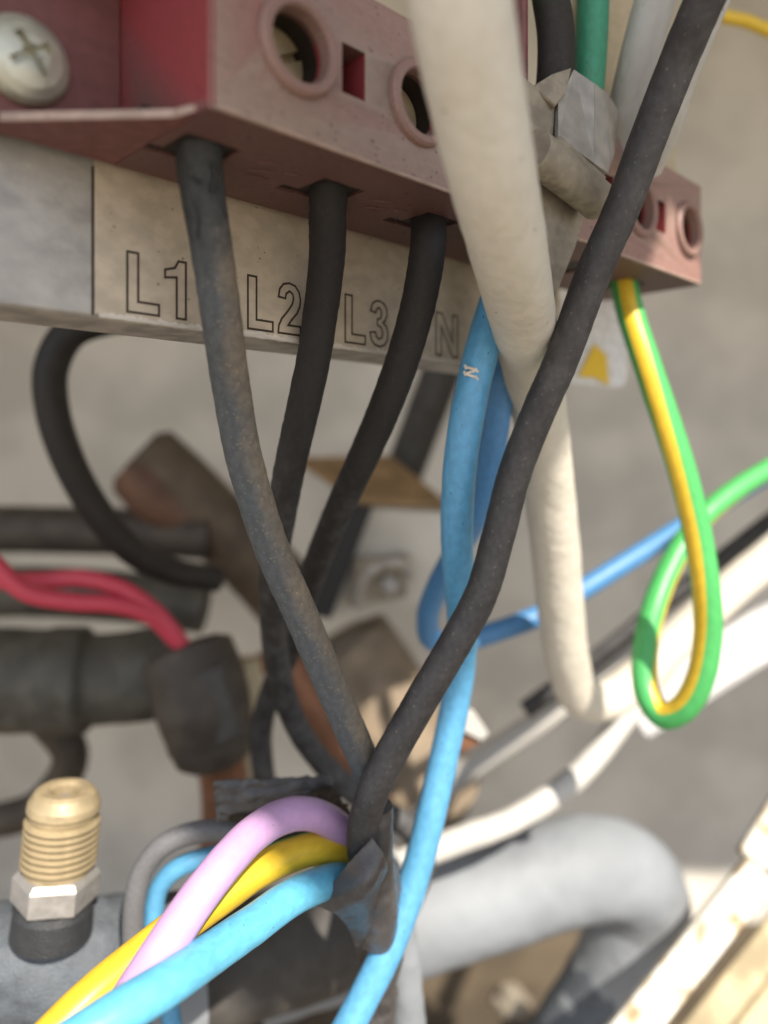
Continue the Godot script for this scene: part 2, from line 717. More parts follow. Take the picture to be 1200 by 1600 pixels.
	M.nickel = mat(lin(0.40, 0.385, 0.37), 0.48, 0.5, t_blot, b_soft, 0.006, Vector3.ONE * 60.0, true)
	M.tape = mat(lin(0.08, 0.075, 0.075), 0.3, 0.0, t_blot, b_fine, 0.006, Vector3.ONE * 70.0, true)
	M.fluff = mat(lin(0.10, 0.072, 0.045), 0.95, 0.0, noise_tex(0.03, 0.35, 1.0, 33, 5, 512, 0.35, 0.65), b_fine, 0.05, Vector3.ONE * 90.0, true)
	M.collar_black = mat(lin(0.03, 0.032, 0.036), 0.55, 0.0, t_blot, b_fine, 0.02, Vector3.ONE * 60.0, true)
	M.mastic = mat(lin(0.10, 0.115, 0.135), 0.65, 0.0, t_blot, b_fine, 0.02, Vector3.ONE * 40.0, true)
	M.pipe_white = mat(lin(0.245, 0.265, 0.29), 0.65, 0.0, t_blot, b_soft, 0.010, Vector3.ONE * 4.0, true)
	M.dark_grey = mat(lin(0.075, 0.07, 0.066), 0.7, 0.0, t_blot, b_fine, 0.015, Vector3.ONE * 40.0, true)
	M.paint = mat(lin(0.62, 0.59, 0.53), 0.6, 0.0, noise_tex(0.006, 0.80, 1.0, 41, 4), null, 0.0, Vector3.ONE * 4.0, true)
	M.floor = mat(lin(0.115, 0.088, 0.058), 0.8, 0.0, t_dirty, null, 0.0, Vector3.ONE * 5.0, true)
	M.white_paint = mat(lin(0.60, 0.60, 0.605), 0.55, 0.0, t_blot, null, 0.0, Vector3.ONE * 20.0, true)
	M.copper = mat(lin(0.27, 0.125, 0.07), 0.5, 0.35, t_dirty, null, 0.0, Vector3.ONE * 14.0, true)
	M.tan_lid = mat(lin(0.30, 0.19, 0.09), 0.7, 0.0, t_dirty, null, 0.0, Vector3.ONE * 14.0, true)
	M.elbow = mat(lin(0.125, 0.092, 0.062), 0.6, 0.1, t_dirty, null, 0.0, Vector3.ONE * 14.0, true)
	M.old_copper = mat(lin(0.16, 0.085, 0.055), 0.55, 0.2, t_dirty, null, 0.0, Vector3.ONE * 14.0, true)
	M.brown = mat(lin(0.28, 0.22, 0.155), 0.7, 0.0, t_dirty, null, 0.0, Vector3.ONE * 14.0, true)
	M.dark_metal = mat(lin(0.082, 0.068, 0.055), 0.6, 0.2, t_dirty, b_soft, 0.02, Vector3.ONE * 16.0, true)
	M.valve = mat(lin(0.11, 0.103, 0.085), 0.65, 0.2, t_dirty, b_soft, 0.03, Vector3.ONE * 16.0, true)
	M.beige = mat(lin(0.52, 0.44, 0.30), 0.6, 0.0, t_fine, null, 0.0, Vector3.ONE * 12.0, true)
	M.wood = mat(lin(0.55, 0.45, 0.28), 0.8, 0.0, noise_tex(0.012, 0.55, 1.0, 43, 5), null, 0.0, Vector3(9, 9, 9), true)
	var stain := noise_tex(0.010, 0.5, 1.0, 47, 5)
	var sg := Gradient.new()
	sg.offsets = PackedFloat32Array([0.28, 0.38, 0.5, 0.8])
	sg.colors = PackedColorArray([lin(0.30, 0.19, 0.08), lin(0.62, 0.50, 0.33), lin(0.80, 0.77, 0.68), lin(0.86, 0.85, 0.80)])
	stain.color_ramp = sg
	M.rail = mat(Color(0.9, 0.9, 0.9), 0.6, 0.0, stain, b_soft, 0.02, Vector3.ONE * 16.0, true)
	M.yellow = mat(lin(0.80, 0.52, 0.02), 0.5)
	M.card = mat(lin(0.82, 0.81, 0.80), 0.45, 0.0, t_fine, null, 0.0, Vector3.ONE * 20.0, true)
	M.black = mat(lin(0.012, 0.012, 0.013), 0.6)

	# ---------- the cabinet and an added sun blocker ----------
	struct("cabinet_back_wall", box(Transform3D(Basis(), eye + Vector3(0.08, -0.02, -0.43)), Vector3(1.1, 0.64, 0.01)), M.paint)
	struct("cabinet_floor", box(Transform3D(Basis(), eye + Vector3(0.08, -0.262, -0.19)), Vector3(1.1, 0.01, 0.47)), M.floor)
	struct("cabinet_side_wall", box(Transform3D(Basis(), eye + Vector3(-0.35, -0.015, -0.24)), Vector3(0.01, 0.63, 0.37)), M.paint)
	struct("cabinet_side_wall", box(Transform3D(Basis(), eye + Vector3(0.58, -0.015, -0.24)), Vector3(0.01, 0.63, 0.37)), M.paint)
	var blocker := []
	for q in [[-45, -44], [62, -44], [62, 12.9], [16.7, 12.9], [16.7, 28], [10.4, 23], [-45, 20]]:
		blocker.append(eye + Vector3(q[0] * 0.01, 0.30, q[1] * 0.01))
	struct("added_sun_blocker", prism(blocker, Vector3(0, 0.004, 0)), M.paint)  # unseen slab added overhead, outlined to keep the sun off the upper parts

	# ---------- terminal block ----------
	var red_bare := Color(0.30, 0.05, 0.055)
	var red_dust := Color(0.37, 0.30, 0.25)
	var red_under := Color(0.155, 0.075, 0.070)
	var dust := func(p: Vector3, n: Vector3, _f: float) -> Color:
		if n.z > 0.85 and p.z > -2.0:
			var k := clampf(0.75 + 0.5 * n1.get_noise_3dv(p * 0.25) + 0.3 * n2.get_noise_3dv(p * 0.8), 0.0, 1.0)
			var grime := smoothstep(0.12, 0.5, n1.get_noise_3dv(p * 0.16 + Vector3(40, 3, 9)) + 0.35 * n2.get_noise_3dv(p * 0.9))
			return red_bare.lerp(red_dust, k).lerp(Color(0.15, 0.105, 0.07), 0.7 * grime)
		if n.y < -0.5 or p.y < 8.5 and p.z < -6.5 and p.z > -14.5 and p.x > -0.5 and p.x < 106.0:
			return red_under  # underside red; on the slot walls it paints in their shade
		if n.z > 0.3 and p.z > -2.0:
			return red_dust.lerp(Color(0.5, 0.40, 0.36), 0.5)
		if n.y > 0.5:
			return red_dust
		return red_bare
	var tb := thing("terminal_block", "long maroon plastic terminal block with round screw holes and a metal screw at its end", "terminal block", B(53, 0, -11))
	var body := CSGCombiner3D.new()
	# built from boxes: the front skin carries the chamfer
	cut_box(body, Vector3(107, 19, 20.1), Vector3(53.5, 9.5, -10.45), CSGShape3D.OPERATION_UNION)
	cut_box(body, Vector3(106.2, 18.2, 1.0), Vector3(53.5, 9.5, -0.5), CSGShape3D.OPERATION_UNION)
	for k in 6:
		var x := 10.3 + 18.1 * k
		cut_round(body, 3.75, 24.0, Vector3(x, 9.3, -3.0), "z")
		cut_box(body, Vector3(3.4, 5.4, 12.0), Vector3(x + 7.6, 9.4, 0.0))
		var wx := 4.7 + 18.1 * k
		cut_box(body, Vector3(6.5, 16.0, 6.6), Vector3(wx, 0.0, -10.2))
		cut_box(body, Vector3(2.6, 8.0, 1.8), Vector3(wx - 4.2, 0.0, -12.9))
	# the fillet at the end wall
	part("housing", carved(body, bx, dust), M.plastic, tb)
	# collars round the screw holes and the screws deep inside
	for k in 6:
		var x := 10.3 + 18.1 * k
		var ring := lathe([[3.72, -1.0], [3.75, 0.6], [4.0, 0.95], [4.75, 0.95], [5.05, 0.6], [5.15, -0.2]], B(x, 9.3, 0), bx.basis.z, 56)
		part("collar", ring, M.collar, tb)
		part("hole_shade", lathe([[3.72, -1.6], [3.7, -11.8], [0, -11.8]], B(x, 9.3, 0), bx.basis.z, 40), M.recess_shade, tb)  # dark lining added to paint the shade deep in the hole
		var wu := 4.7 + 18.1 * k
		part("slot_shade", merged([block_box(wu - 3.2, wu + 3.22, 0.35, 7.9, -13.46, -6.94, 0.1), block_box(wu - 5.47, wu - 3.28, 0.35, 3.9, -13.76, -12.04, 0.1)]), M.recess_shade, tb)  # dark blocks filling the slots, standing in for the shade inside
		var scr := CSGCombiner3D.new()
		cut_round(scr, 3.6, 3.0, Vector3(0, 0, 0), "y", CSGShape3D.OPERATION_UNION)
		cut_box(scr, Vector3(8, 1.6, 1.0), Vector3(0, 1.4, 0))
		var sb := Basis(bx.basis.x, bx.basis.z, -bx.basis.y).rotated(bx.basis.z, 0.5 + k * 1.1)
		part("terminal_screw", carved(scr, Transform3D(sb, B(x, 9.3, -5.4))), M.brass, tb)
	# flange with its gusset on the left end
	part("flange", block_box(-30, 0.1, 0.9, 30, -20.4, -18.6), M.maroon, tb)
	var gus := []
	for q in [[-0.05, -0.6], [-1.0, -4.7], [-13.0, -17.4], [-17, -20.45], [-0.05, -20.45]]:
		gus.append(B(q[0], -0.02, q[1]))
	part("gusset", prism(gus, Vector3(0, 0.0009, 0), 0.0002), M.maroon, tb)
	var rim := []
	for q in [[0.06, -0.5], [-1.12, -4.66], [-13.12, -17.36]]:
		rim.append(q)
	for k in 2:
		var r0 = rim[k]
		var r1 = rim[k + 1]
		part("rim", prism([B(r0[0], 0.02, r0[1]), B(r1[0], 0.02, r1[1]), B(r1[0], 0.95, r1[1]), B(r0[0], 0.95, r0[1])], (B(0.5, 0, -0.3) - B(0, 0, 0)), 0.00012), M.rim, tb)
	part("rim", block_box(0.6, 106.6, 0.0, 0.5, -0.3, 0.03, 0.12), M.rim, tb)
	part("added_hood", prism([B(-0.05, 20.2, -2.0), B(-13.0, 20.2, -15.4), B(-22, 20.2, -20.45), B(-0.05, 20.2, -20.45)], Vector3(0, 0.0009, 0), 0.0002), M.maroon, tb)  # unseen plate added above the flange to shade it
	part("fin", block_box(50.2, 51.4, 19.02, 42, -13, -0.4), M.maroon, tb)
	# moulded marks on the underside
	for q in [[11, -8.4, 13.5, -7.4], [11.5, -11, 14.5, -9.6], [12.2, -12.6, 15, -12.0], [29, -8.6, 31.5, -7.4], [30, -11.5, 33, -10.2], [15, -9, 17.2, -8.6], [33.4, -9.6, 35.3, -9.0]]:
		part("moulded_mark", tube(smooth_path(PackedVector3Array([B(q[0], 0.0, q[1]), B((q[0] + q[2]) / 2, -0.05, (q[1] + q[3]) / 2 + 0.3), B(q[2], 0.0, q[3])])), 0.00022, null, 8), M.mark, tb)
	# the screw that holds the flange
	var head := spun([[0, 0], [4.4, 0], [4.45, 0.7], [4.1, 1.4], [3.2, 2.05], [1.8, 2.45], [0, 2.6]])
	var hc := CSGCombiner3D.new()
	hc.add_child(head)
	cut_box(hc, Vector3(4.6, 2.6, 0.95), Vector3(0, 2.7, 0))
	cut_box(hc, Vector3(0.95, 2.6, 4.6), Vector3(0, 2.7, 0))
	cut_round(hc, 1.0, 3.0, Vector3(0, 2.3, 0), "y")
	var hb := Basis(bx.basis.x, bx.basis.z, -bx.basis.y).rotated(bx.basis.z, 0.62)
	var ms := part("mounting_screw", carved(hc, Transform3D(hb, B(-10.4, 7.2, -18.6))), M.steel, tb)
	ms.set_meta("label", "domed metal cross-head screw on the flange")

	# ---------- bracket with the printed label ----------
	var br := thing("mounting_bracket", "grey metal bracket under the terminal block with a beige label lettered L1 L2 L3 N", "bracket", B(20, -17, -24))
	part("plate", block_box(-60, 93, -16.9, 24, -23.6, -22.4, 0.25), M.galv, br)
	part("bottom_lip", block_box(-60, 93, -16.95, -15.7, -33, -23.65, 0.25), M.galv, br)
	var lab := part("label_sheet", block_box(-1.4, 92.5, -16.6, 12, -22.38, -22.15, 0.05), M.label, br)
	var letter := {
		"L": [[0, 7], [1.35, 7], [1.35, 1.3], [4.0, 1.3], [4.0, 0], [0, 0]],
		"1": [[1.85, 0], [3.1, 0], [3.1, 7], [2.1, 7], [1.6, 6.1], [0.3, 5.7], [0.3, 4.75], [1.85, 5.0]],
		"2": [[0.2, 0], [4.0, 0], [4.0, 1.2], [1.9, 1.2], [2.4, 1.9], [3.4, 3.0], [3.9, 4.0], [4.0, 5.0], [3.75, 6.0], [3.1, 6.75], [2.1, 7.0], [1.1, 6.75], [0.45, 6.0], [0.25, 4.9], [1.4, 4.8], [1.55, 5.5], [2.1, 5.9], [2.65, 5.6], [2.8, 5.0], [2.6, 4.2], [1.8, 3.1], [0.8, 2.0], [0.3, 1.0]],
		"3": [[0.2, 2.0], [1.35, 2.15], [1.6, 1.4], [2.1, 1.15], [2.7, 1.45], [2.85, 2.2], [2.55, 3.0], [1.75, 3.25], [1.75, 4.15], [2.45, 4.4], [2.65, 5.1], [2.45, 5.75], [2.05, 5.95], [1.6, 5.7], [1.4, 5.1], [0.3, 5.3], [0.7, 6.4], [1.4, 6.9], [2.3, 7.0], [3.2, 6.65], [3.75, 5.9], [3.8, 5.0], [3.4, 4.1], [2.9, 3.75], [3.6, 3.3], [4.0, 2.4], [3.9, 1.2], [3.3, 0.35], [2.2, 0.0], [1.1, 0.25], [0.45, 0.95]],
		"N": [[0, 0], [0, 7], [1.5, 7], [4.2, 2.4], [4.2, 7], [5.5, 7], [5.5, 0], [4.1, 0], [1.3, 4.8], [1.3, 0]],
	}
	for q in [["L", 2.4], ["1", 6.9], ["L", 19.1], ["2", 23.8], ["L", 36.1], ["3", 40.9], ["N", 56.0]]:
		part("letter", outline_ribbon(letter[q[0]], 0.3, Vector3(q[1], -15.9, 0), -22.12), M.ink, lab)
	# torn pale paper along the label's lower edge
	var torn := []
	var up := PackedFloat32Array()
	var dn := PackedFloat32Array()
	for k in 240:
		var u := -1.0 + k * 0.3
		up.append(-16.45 + clampf(0.55 * n1.get_noise_1d(u * 2.0) + 0.35 * n2.get_noise_1d(u * 9.0) + 0.25 * exp(-pow((u - 20.5) / 4.0, 2.0)), -0.1, 0.9))
		dn.append(-16.95 + 0.12 * n2.get_noise_1d(u * 7.0))
	for k in 239:
		var u := -1.0 + k * 0.3
		torn.append([B(u, dn[k], -22.12), B(u + 0.3, dn[k + 1], -22.12), B(u + 0.3, up[k + 1], -22.13), B(u, up[k], -22.13)])
		torn.append([B(u, dn[k], -22.12), B(u, dn[k], -22.9), B(u + 0.3, dn[k + 1], -22.9), B(u + 0.3, dn[k + 1], -22.12)])
	part("torn_edge", faces(torn), M.paper, lab)
	part("seam", block_box(-1.75, -1.45, -16.8, 0, -22.39, -22.3, 0.02), M.ink, lab)

	# ---------- the three live wires ----------
	var black := Color(0.015, 0.0135, 0.0135)
	var slate := Color(0.072, 0.080, 0.088)
	var tan := Color(0.21, 0.165, 0.115)
	var ash := Color(0.115, 0.115, 0.12)
	var w1 := thing("black_wire", "dusty blue-grey black wire with cracked skin from the leftmost slot above L1", "wire", B(4.7, 0, -10), "black wires from the terminal slots")
	var path1 := way([B(4.7, 9, -10), B(4.7, 2, -10), [312, 262, 8.35], [323, 340, 8.55], [337, 430, 8.8], [349, 520, 9.1], [362, 610, 9.5], [378, 700, 9.8], [402, 790, 10.05], [430, 870, 10.3], [470, 960, 10.6], [508, 1050, 10.9], [545, 1135, 11.25], [574, 1205, 11.7], [583, 1270, 12.2], [584, 1340, 12.6], [588, 1420, 13.0]])
	var worn := rubber(slate, tan, -0.02, Vector3(1.35, 0.2, 0.1), 0.22)
	var old := rubber(Color(0.020, 0.021, 0.023), slate, 0.1, Vector3(0.5, 0.2, 0.4), 0.5)
	var skin := func(p: Vector3, d: Vector3, f: float) -> Color:
		# the split end by the slot has lost its chalk
		return old.call(p, d, f).lerp(worn.call(p, d, f), smoothstep(0.10, 0.19, f + 0.03 * n1.get_noise_3dv(p * 600.0)))
	part("insulation", tube(path1, [[0.0, 0.00236], [0.09, 0.00246], [0.14, 0.00236], [1.0, 0.0023]], skin, 40, 0.0, 0.00008), M.wire_dusty, w1)
	for crack in [[[284, 270], [292, 288], [303, 312], [311, 338], [310, 372]], [[334, 258], [337, 276], [331, 300]], [[300, 276], [307, 283], [313, 285]]]:
		var cp := []
		for q in crack:
			cp.append([q[0], q[1], 8.35 + (q[1] - 262) * 0.0026 - 0.236 * sqrt(maxf(0.05, 1.0 - pow((q[0] - 312 - (q[1] - 262) * 0.14) / 33.0, 2.0)))])
		part("crack", tube(way(cp), 0.00028, null, 8), M.black, w1)
	var w2 := thing("black_wire", "middle black wire with grey dust leaving the slot above L2", "wire", B(22.8, 0, -10), "black wires from the terminal slots")
	var path2 := way([B(22.8, 9, -10), B(22.8, 2, -10), [512, 320, 9.6], [511, 400, 10.0], [502, 480, 10.4], [490, 560, 10.7], [473, 640, 11.0], [455, 720, 11.5], [440, 800, 12.1], [428, 880, 12.9], [426, 960, 13.8], [434, 1040, 14.6], [455, 1115, 15.2], [490, 1175, 15.6], [545, 1232, 15.8], [600, 1268, 15.8], [645, 1300, 15.8], [662, 1345, 15.7], [640, 1410, 15.7], [606, 1480, 15.7], [590, 1560, 15.6]])
	part("insulation", tube(path2, 0.00238, rubber(black, ash, 0.2, Vector3(0.3, 0.5, 0.3), 0.5, 0.3), 40, 0.0, 0.0001), M.wire_dusty, w2)
	var w3 := thing("black_wire", "rightmost black wire of the three from the slot above L3", "wire", B(40.9, 0, -10), "black wires from the terminal slots")
	var path3 := way([B(40.9, 9, -10), B(40.9, 2, -10), [669, 380, 10.5], [657, 460, 10.7], [636, 540, 11.0], [608, 620, 11.4], [574, 700, 12.0], [537, 780, 12.8], [503, 860, 13.8], [474, 940, 14.9], [450, 1020, 15.9], [424, 1080, 16.6], [408, 1140, 17.0], [412, 1210, 17.2], [430, 1280, 17.4]])
	part("insulation", tube(path3, 0.00246, rubber(black, ash, 0.14, Vector3(0.3, 0.45, 0.3), 0.5, 0.35), 40, 0.0, 0.0001), M.wire_dusty, w3)

	# ---------- long black cable across the picture ----------
	var path4 := way([[1165, -130, 8.8], [1128, -60, 9.0], [1092, 20, 9.3], [1054, 110, 9.7], [1015, 210, 10.0], [974, 320, 10.25], [926, 430, 10.45], [878, 560, 10.7], [843, 640, 10.85], [804, 740, 11.0], [778, 840, 11.05], [751, 930, 11.1], [708, 1010, 11.1], [655, 1100, 11.15], [610, 1180, 11.2], [580, 1245, 11.3], [566, 1310, 11.6], [574, 1370, 12.0], [586, 1440, 12.5]])
	var w4 := thing("black_cable", "long black cable crossing the whole picture from top right down to the taped bundle", "cable", path4[path4.size() - 1])
	part("sheath", tube(path4, 0.00240, rubber(Color(0.034, 0.031, 0.032), Color(0.10, 0.095, 0.095), 0.15, Vector3(0.35, 0.3, 0.3), 0.3), 40, 0.0, 0.00007), M.wire, w4)

	# ---------- neutral wires ----------
	var pathb := way([B(59, 9, -10), B(59, 2, -10), [786, 430, 11.6], [760, 520, 11.3], [740, 600, 11.2], [722, 700, 11.3], [714, 800, 11.7], [716, 890, 12.2], [722, 970, 12.8], [721, 1030, 13.2], [709, 1110, 13.4], [692, 1190, 13.3], [674, 1270, 13.1], [648, 1370, 12.9], [612, 1470, 12.6], [568, 1560, 12.3], [520, 1650, 12.0], [440, 1800, 11.8]])
	var wb := thing("blue_wire", "pale blue neutral wire printed with a small N, nearest of the blue wires", "wire", B(59, 0, -10))
	part("insulation", tube(pathb, 0.00252, null, 40, 0.0, 0.00008, 0.0, 4.0), M.blue, wb)
	var pn := [[727, 573], [745, 578], [727, 584], [745, 590]]
	var strokes := []
	for k in 3:
		var a := way([[pn[k][0], pn[k][1], 10.96], [(pn[k][0] + pn[k + 1][0]) / 2.0, (pn[k][1] + pn[k + 1][1]) / 2.0, 10.955], [pn[k + 1][0], pn[k + 1][1], 10.95]])
		strokes.append(tube(a, 0.00021, null, 8))
	for q in [[[726, 570], [729, 577]], [[743, 575], [747, 582]], [[725, 580], [728, 587]], [[743, 587], [747, 594]]]:
		strokes.append(tube(way([[q[0][0], q[0][1], 10.96], [q[1][0], q[1][1], 10.96]]), 0.0002, null, 8))
	part("printed_letter", merged(strokes), M.paper, wb)
	var pathc := way([B(63, 6, -13), [800, 520, 12.6], [783, 600, 12.6], [768, 700, 12.9], [748, 790, 13.6], [715, 860, 14.6], [685, 915, 15.6], [668, 965, 16.4], [677, 1000, 17.0], [720, 1002, 17.2], [780, 985, 17.4], [850, 958, 17.6], [920, 915, 17.8], [1000, 865, 18.2], [1080, 815, 18.8], [1160, 765, 19.4], [1260, 705, 20.0]])
	solo("blue_wire", tube(pathc, [[0.0, 0.0024], [1.0, 0.0024]], null, 28), M.deep_blue, "deeper blue wire behind the pale one, turning back to the right below the white cable", "wire")

	# ---------- the thick white cable ----------
	var pathw := way([[668, -400, 6.0], [690, -220, 6.2], [705, -100, 6.4], [722, 20, 6.7], [742, 140, 7.2], [768, 270, 7.9], [794, 390, 9.0], [815, 490, 10.6], [832, 580, 12.2], [846, 670, 13.4], [858, 770, 14.4], [868, 860, 15.2], [876, 950, 16.0], [886, 1030, 16.8], [906, 1086, 17.6], [945, 1094, 18.2], [990, 1065, 18.6], [1040, 1015, 18.8], [1120, 940, 19.0], [1200, 872, 19.2], [1290, 800, 19.4]])
	solo("white_cable", tube(pathw, [[0.0, 0.00455], [0.3, 0.0046], [0.5, 0.0048], [1.0, 0.0046]], null, 48, 0.0, 0.00015, 0.0, 6.0), M.white_cable, "thick cream cable hanging in front of the block and bending away at the right", "cable")

	# ---------- yellow and green earth wire ----------
	var pathe := way([B(95.2, 9, -10), B(95.2, 2, -10), [985, 490, 14.4], [1008, 560, 14.2], [1035, 640, 14.1], [1064, 730, 14.1], [1087, 820, 14.2], [1102, 910, 14.3], [1106, 990, 14.5], [1094, 1060, 14.7], [1066, 1108, 15.0], [1036, 1118, 15.3], [1012, 1085, 15.6], [1008, 1020, 15.9], [1022, 950, 16.2], [1050, 880, 16.6], [1092, 815, 17.0], [1150, 765, 17.4], [1215, 725, 17.8], [1290, 680, 18.2]])
	solo("earth_wire", tube(pathe, [[0.0, 0.0025], [0.5, 0.0026], [1.0, 0.0023]], null, 40, [[0.0, 0.06], [0.3, -0.06], [0.47, -0.12], [0.62, -0.42], [1.0, -0.55]], 0.00006, 0.0, 5.0), M.earth, "yellow and green striped earth wire hanging in a loop at the right", "wire")

	# ---------- cable clamp at the middle of the block ----------
	var cl := thing("cable_clamp", "dusty galvanised cable clamp in front of the middle of the terminal block", "clamp", P(890, 330, 12.6))
	var back := Vector3(-0.15, 0.1, -1.0).normalized() * 0.0014
	part("saddle", merged([
		prism([Q(872, 160, 4.2), Q(897, 108, 3.9), Q(929, 130, 4.7), Q(929, 256, 5.0), Q(872, 214, 5.0)], back, 0.0001),
		prism([Q(929, 130, 4.7), Q(951, 147, 4.0), Q(950, 270, 4.1), Q(929, 256, 5.0)], back, 0.00004),
		prism([Q(951, 147, 4.0), Q(966, 172, 1.6), Q(960, 240, 1.6), Q(950, 270, 4.1)], back, 0.00004)]), M.galv, cl)
	part("wing", prism([Q(800, 105, 3), Q(868, 158, 3.6), Q(864, 226, 3.6), Q(800, 190, 3)], back, 0.0002), M.galv_dusty, cl)
	part("dust_ledge", prism([Q(832, 134, 3.0), Q(862, 116, 3.0), Q(894, 105, 3.4), Q(884, 146, 4.6), Q(868, 166, 4.6)], back, 0.0003), M.galv_dusty, cl)
	var bar := way([Q(832, 234, 4.5), Q(870, 262, 4.6), Q(905, 290, 4.6), Q(934, 314, 4.6)])
	part("bar", tube(bar, 0.0028, null, 32, 0.0, 0.00005), M.galv_dusty, cl)
	part("bar_end", lathe([[0, 0.06], [1.7, 0.06], [1.75, -0.2]], bar[bar.size() - 1], (bar[bar.size() - 1] - bar[bar.size() - 2])), M.maroon, cl)
	part("edge_strip", prism([Q(868, 217, 6.2), Q(876, 211, 6.2), Q(948, 276, 6.0), Q(943, 287, 6.0)], back, 0.0002), M.galv_dusty, cl)
	part("leg", prism([Q(836, 275, 1.4), Q(914, 338, 1.4), Q(898, 388, 1.4), Q(862, 478, 1.2), Q(836, 470, 1.2)], back, 0.0002), M.galv_dusty, cl)
	# wires entering the clamp from above
	solo("green_wire", tube(way([[932, -140, 11.7], [927, -20, 11.7], [924, 60, 11.7], [919, 130, 11.7], [912, 200, 11.9]]), 0.00245, null, 32), M.green, "plain sea-green wire running down into the clamp", "wire")
	solo("dark_wire", tube(way([[846, -140, 11.2], [858, -20, 11.2], [868, 50, 11.2], [868, 110, 11.2], [862, 170, 11.3]]), 0.0027, func(_p: Vector3, _d: Vector3, f: float) -> Color: return Color(0.06, 0.14, 0.08).lerp(Color(0.10, 0.085, 0.075), smoothstep(0.42, 0.55, f)), 32), M.wire_dusty, "dirty dark green wire going grey beside the sea-green one", "wire")
	solo("white_wire", tube(way([[1062, -120, 11.4], [1030, -20, 11.6], [1002, 80, 11.9], [980, 170, 12.4], [962, 250, 13.0], [950, 320, 13.6]]), 0.0031, null, 32), M.white_wire, "pale grey-white cable running just left of the long black cable at the top", "cable")
	solo("white_wire", tube(way([[1150, -120, 10.4], [1118, -20, 10.6], [1085, 60, 10.9], [1058, 130, 11.3], [1040, 190, 11.7], [1010, 260, 12.4]]), 0.0026, null, 32), M.white_wire, "pale cable half hidden behind the right edge of the long black cable", "cable")
	solo("backing_sheet", prism([B(68, 19.2, -3), B(103.5, 19.2, -3), B(100.5, 34, -3), B(97, 62, -3), B(68, 62, -3)], (B(0, 0, -1) - B(0, 0, 0)), 0.0002), M.beige, "beige plastic sheet standing behind the right part of the terminal block", "panel")
	solo("red_wire", tube(way([[960, -60, 15.5], [985, -10, 15.4], [990, 12, 15.3], [984, 60, 15.6], [978, 120, 16.0]]), [[0.0, 0.003], [0.55, 0.0028], [1.0, 0.001]], null, 20), M.red, "short red wire at the top edge behind the pale cable", "wire")
	solo("thin_earth_wire", tube(way([[1090, 0, 17], [1130, 25, 17], [1165, 33, 17], [1210, 52, 17], [1280, 84, 17]]), 0.0014, null, 20, 0.0, 0.0, 0.2), M.earth_wide, "thin yellow and green wire in the top right corner", "wire")

	# ---------- warning tag ----------
	var tg := thing("warning_tag", "white plastic tag with a yellow mark hanging below the right end of the block", "tag", P(930, 560, 16.4))
	part("card", prism([P(850, 470, 16.4), P(978, 470, 16.4), P(980, 590, 16.4), P(976, 601, 16.4), P(966, 606, 16.4), P(850, 594, 16.4)], Vector3(0, 0, -0.0006), 0.0001), M.card, tg)
	part("yellow_mark", merged([
		prism([P(904, 588, 16.34), P(929, 537, 16.34), P(948, 556, 16.34), P(951, 602, 16.34), P(930, 590, 16.34)], Vector3(0, 0, -0.0003))]), M.yellow, tg)

	# ---------- taped bundle and its coloured wires ----------
	var hs := thing("taped_bundle", "wrinkled black tape sleeve at the bottom middle from which coloured wires fan out", "cable sleeve", P(590, 1480, 12.6))
	var pathh := way([[548, 1322, 12.7], [572, 1370, 12.7], [588, 1425, 12.9], [594, 1490, 13.2], [590, 1570, 13.6], [590, 1660, 14.0]])
	part("tape", tube(pathh, [[0.0, 0.0058], [0.16, 0.0052], [0.35, 0.0040], [0.5, 0.0034], [1.0, 0.0036]], null, 72, 0.0, 0.0009, 0.0, 3.5, false), M.tape, hs)
	part("tape_flap", patch([P(334, 1220, 12.7), P(518, 1212, 13.0), P(522, 1240, 13.0), P(337, 1284, 12.7)], 0.0003, Vector3(0, 0.0004, 0.0010), 0.0007, 40, 16), M.tape, hs)
	part("tape_fold", loft([
		[P(582, 1310, 11.15), P(545, 1352, 11.2), P(494, 1414, 11.4)],
		[P(600, 1335, 11.1), P(568, 1382, 10.95), P(518, 1424, 11.3)],
		[P(602, 1375, 11.9), P(580, 1424, 11.8), P(545, 1452, 12.0)],
		[P(592, 1452, 12.9), P(582, 1488, 12.8), P(562, 1502, 13.0)]], 0.0003, 0.00030, 50, 50), M.tape, hs)
	part("tape_wrap", tube(way([[592, 1258, 11.5], [588, 1320, 11.7], [592, 1390, 12.1], [592, 1460, 12.6]]), [[0.0, 0.0021], [0.3, 0.0026], [1.0, 0.0032]], null, 48, 0.0, 0.0003, 0.0, 3.0), M.tape, hs)
	part("lining", patch([P(342, 1268, 12.75), P(520, 1228, 12.9), P(566, 1300, 12.4), P(520, 1372, 12.6)], 0.0010, Vector3(0, 0.0006, -0.0012), 0.0011, 70, 50, 2.5), M.fluff, hs)
	solo("purple_wire", tube(way([[590, 1400, 12.8], [565, 1340, 12.5], [535, 1300, 12.2], [500, 1276, 11.8], [455, 1272, 11.3], [405, 1296, 10.7], [355, 1345, 10.0], [303, 1412, 9.5], [250, 1490, 9.1], [196, 1575, 8.9], [140, 1680, 8.8], [70, 1830, 8.8]]), 0.0024, null, 40, 0.0, 0.00007, 0.0, 5.0), M.purple, "purple wire fanning out of the taped bundle towards the bottom left", "wire")
	solo("striped_wire", tube(way([[600, 1400, 12.8], [575, 1360, 12.6], [545, 1332, 12.3], [505, 1325, 12.0], [455, 1336, 11.6], [400, 1362, 11.1], [340, 1404, 10.6], [275, 1450, 10.2], [205, 1505, 9.8], [140, 1560, 9.4], [60, 1640, 9.0], [-70, 1760, 8.8]]), 0.00245, null, 40, [[0.0, 0.89], [0.35, 0.84], [0.7, 0.66], [1.0, 0.64]], 0.00006, 0.0, 5.0), M.earth_wide, "yellow wire with a green edge between the purple and the light blue wires", "wire")
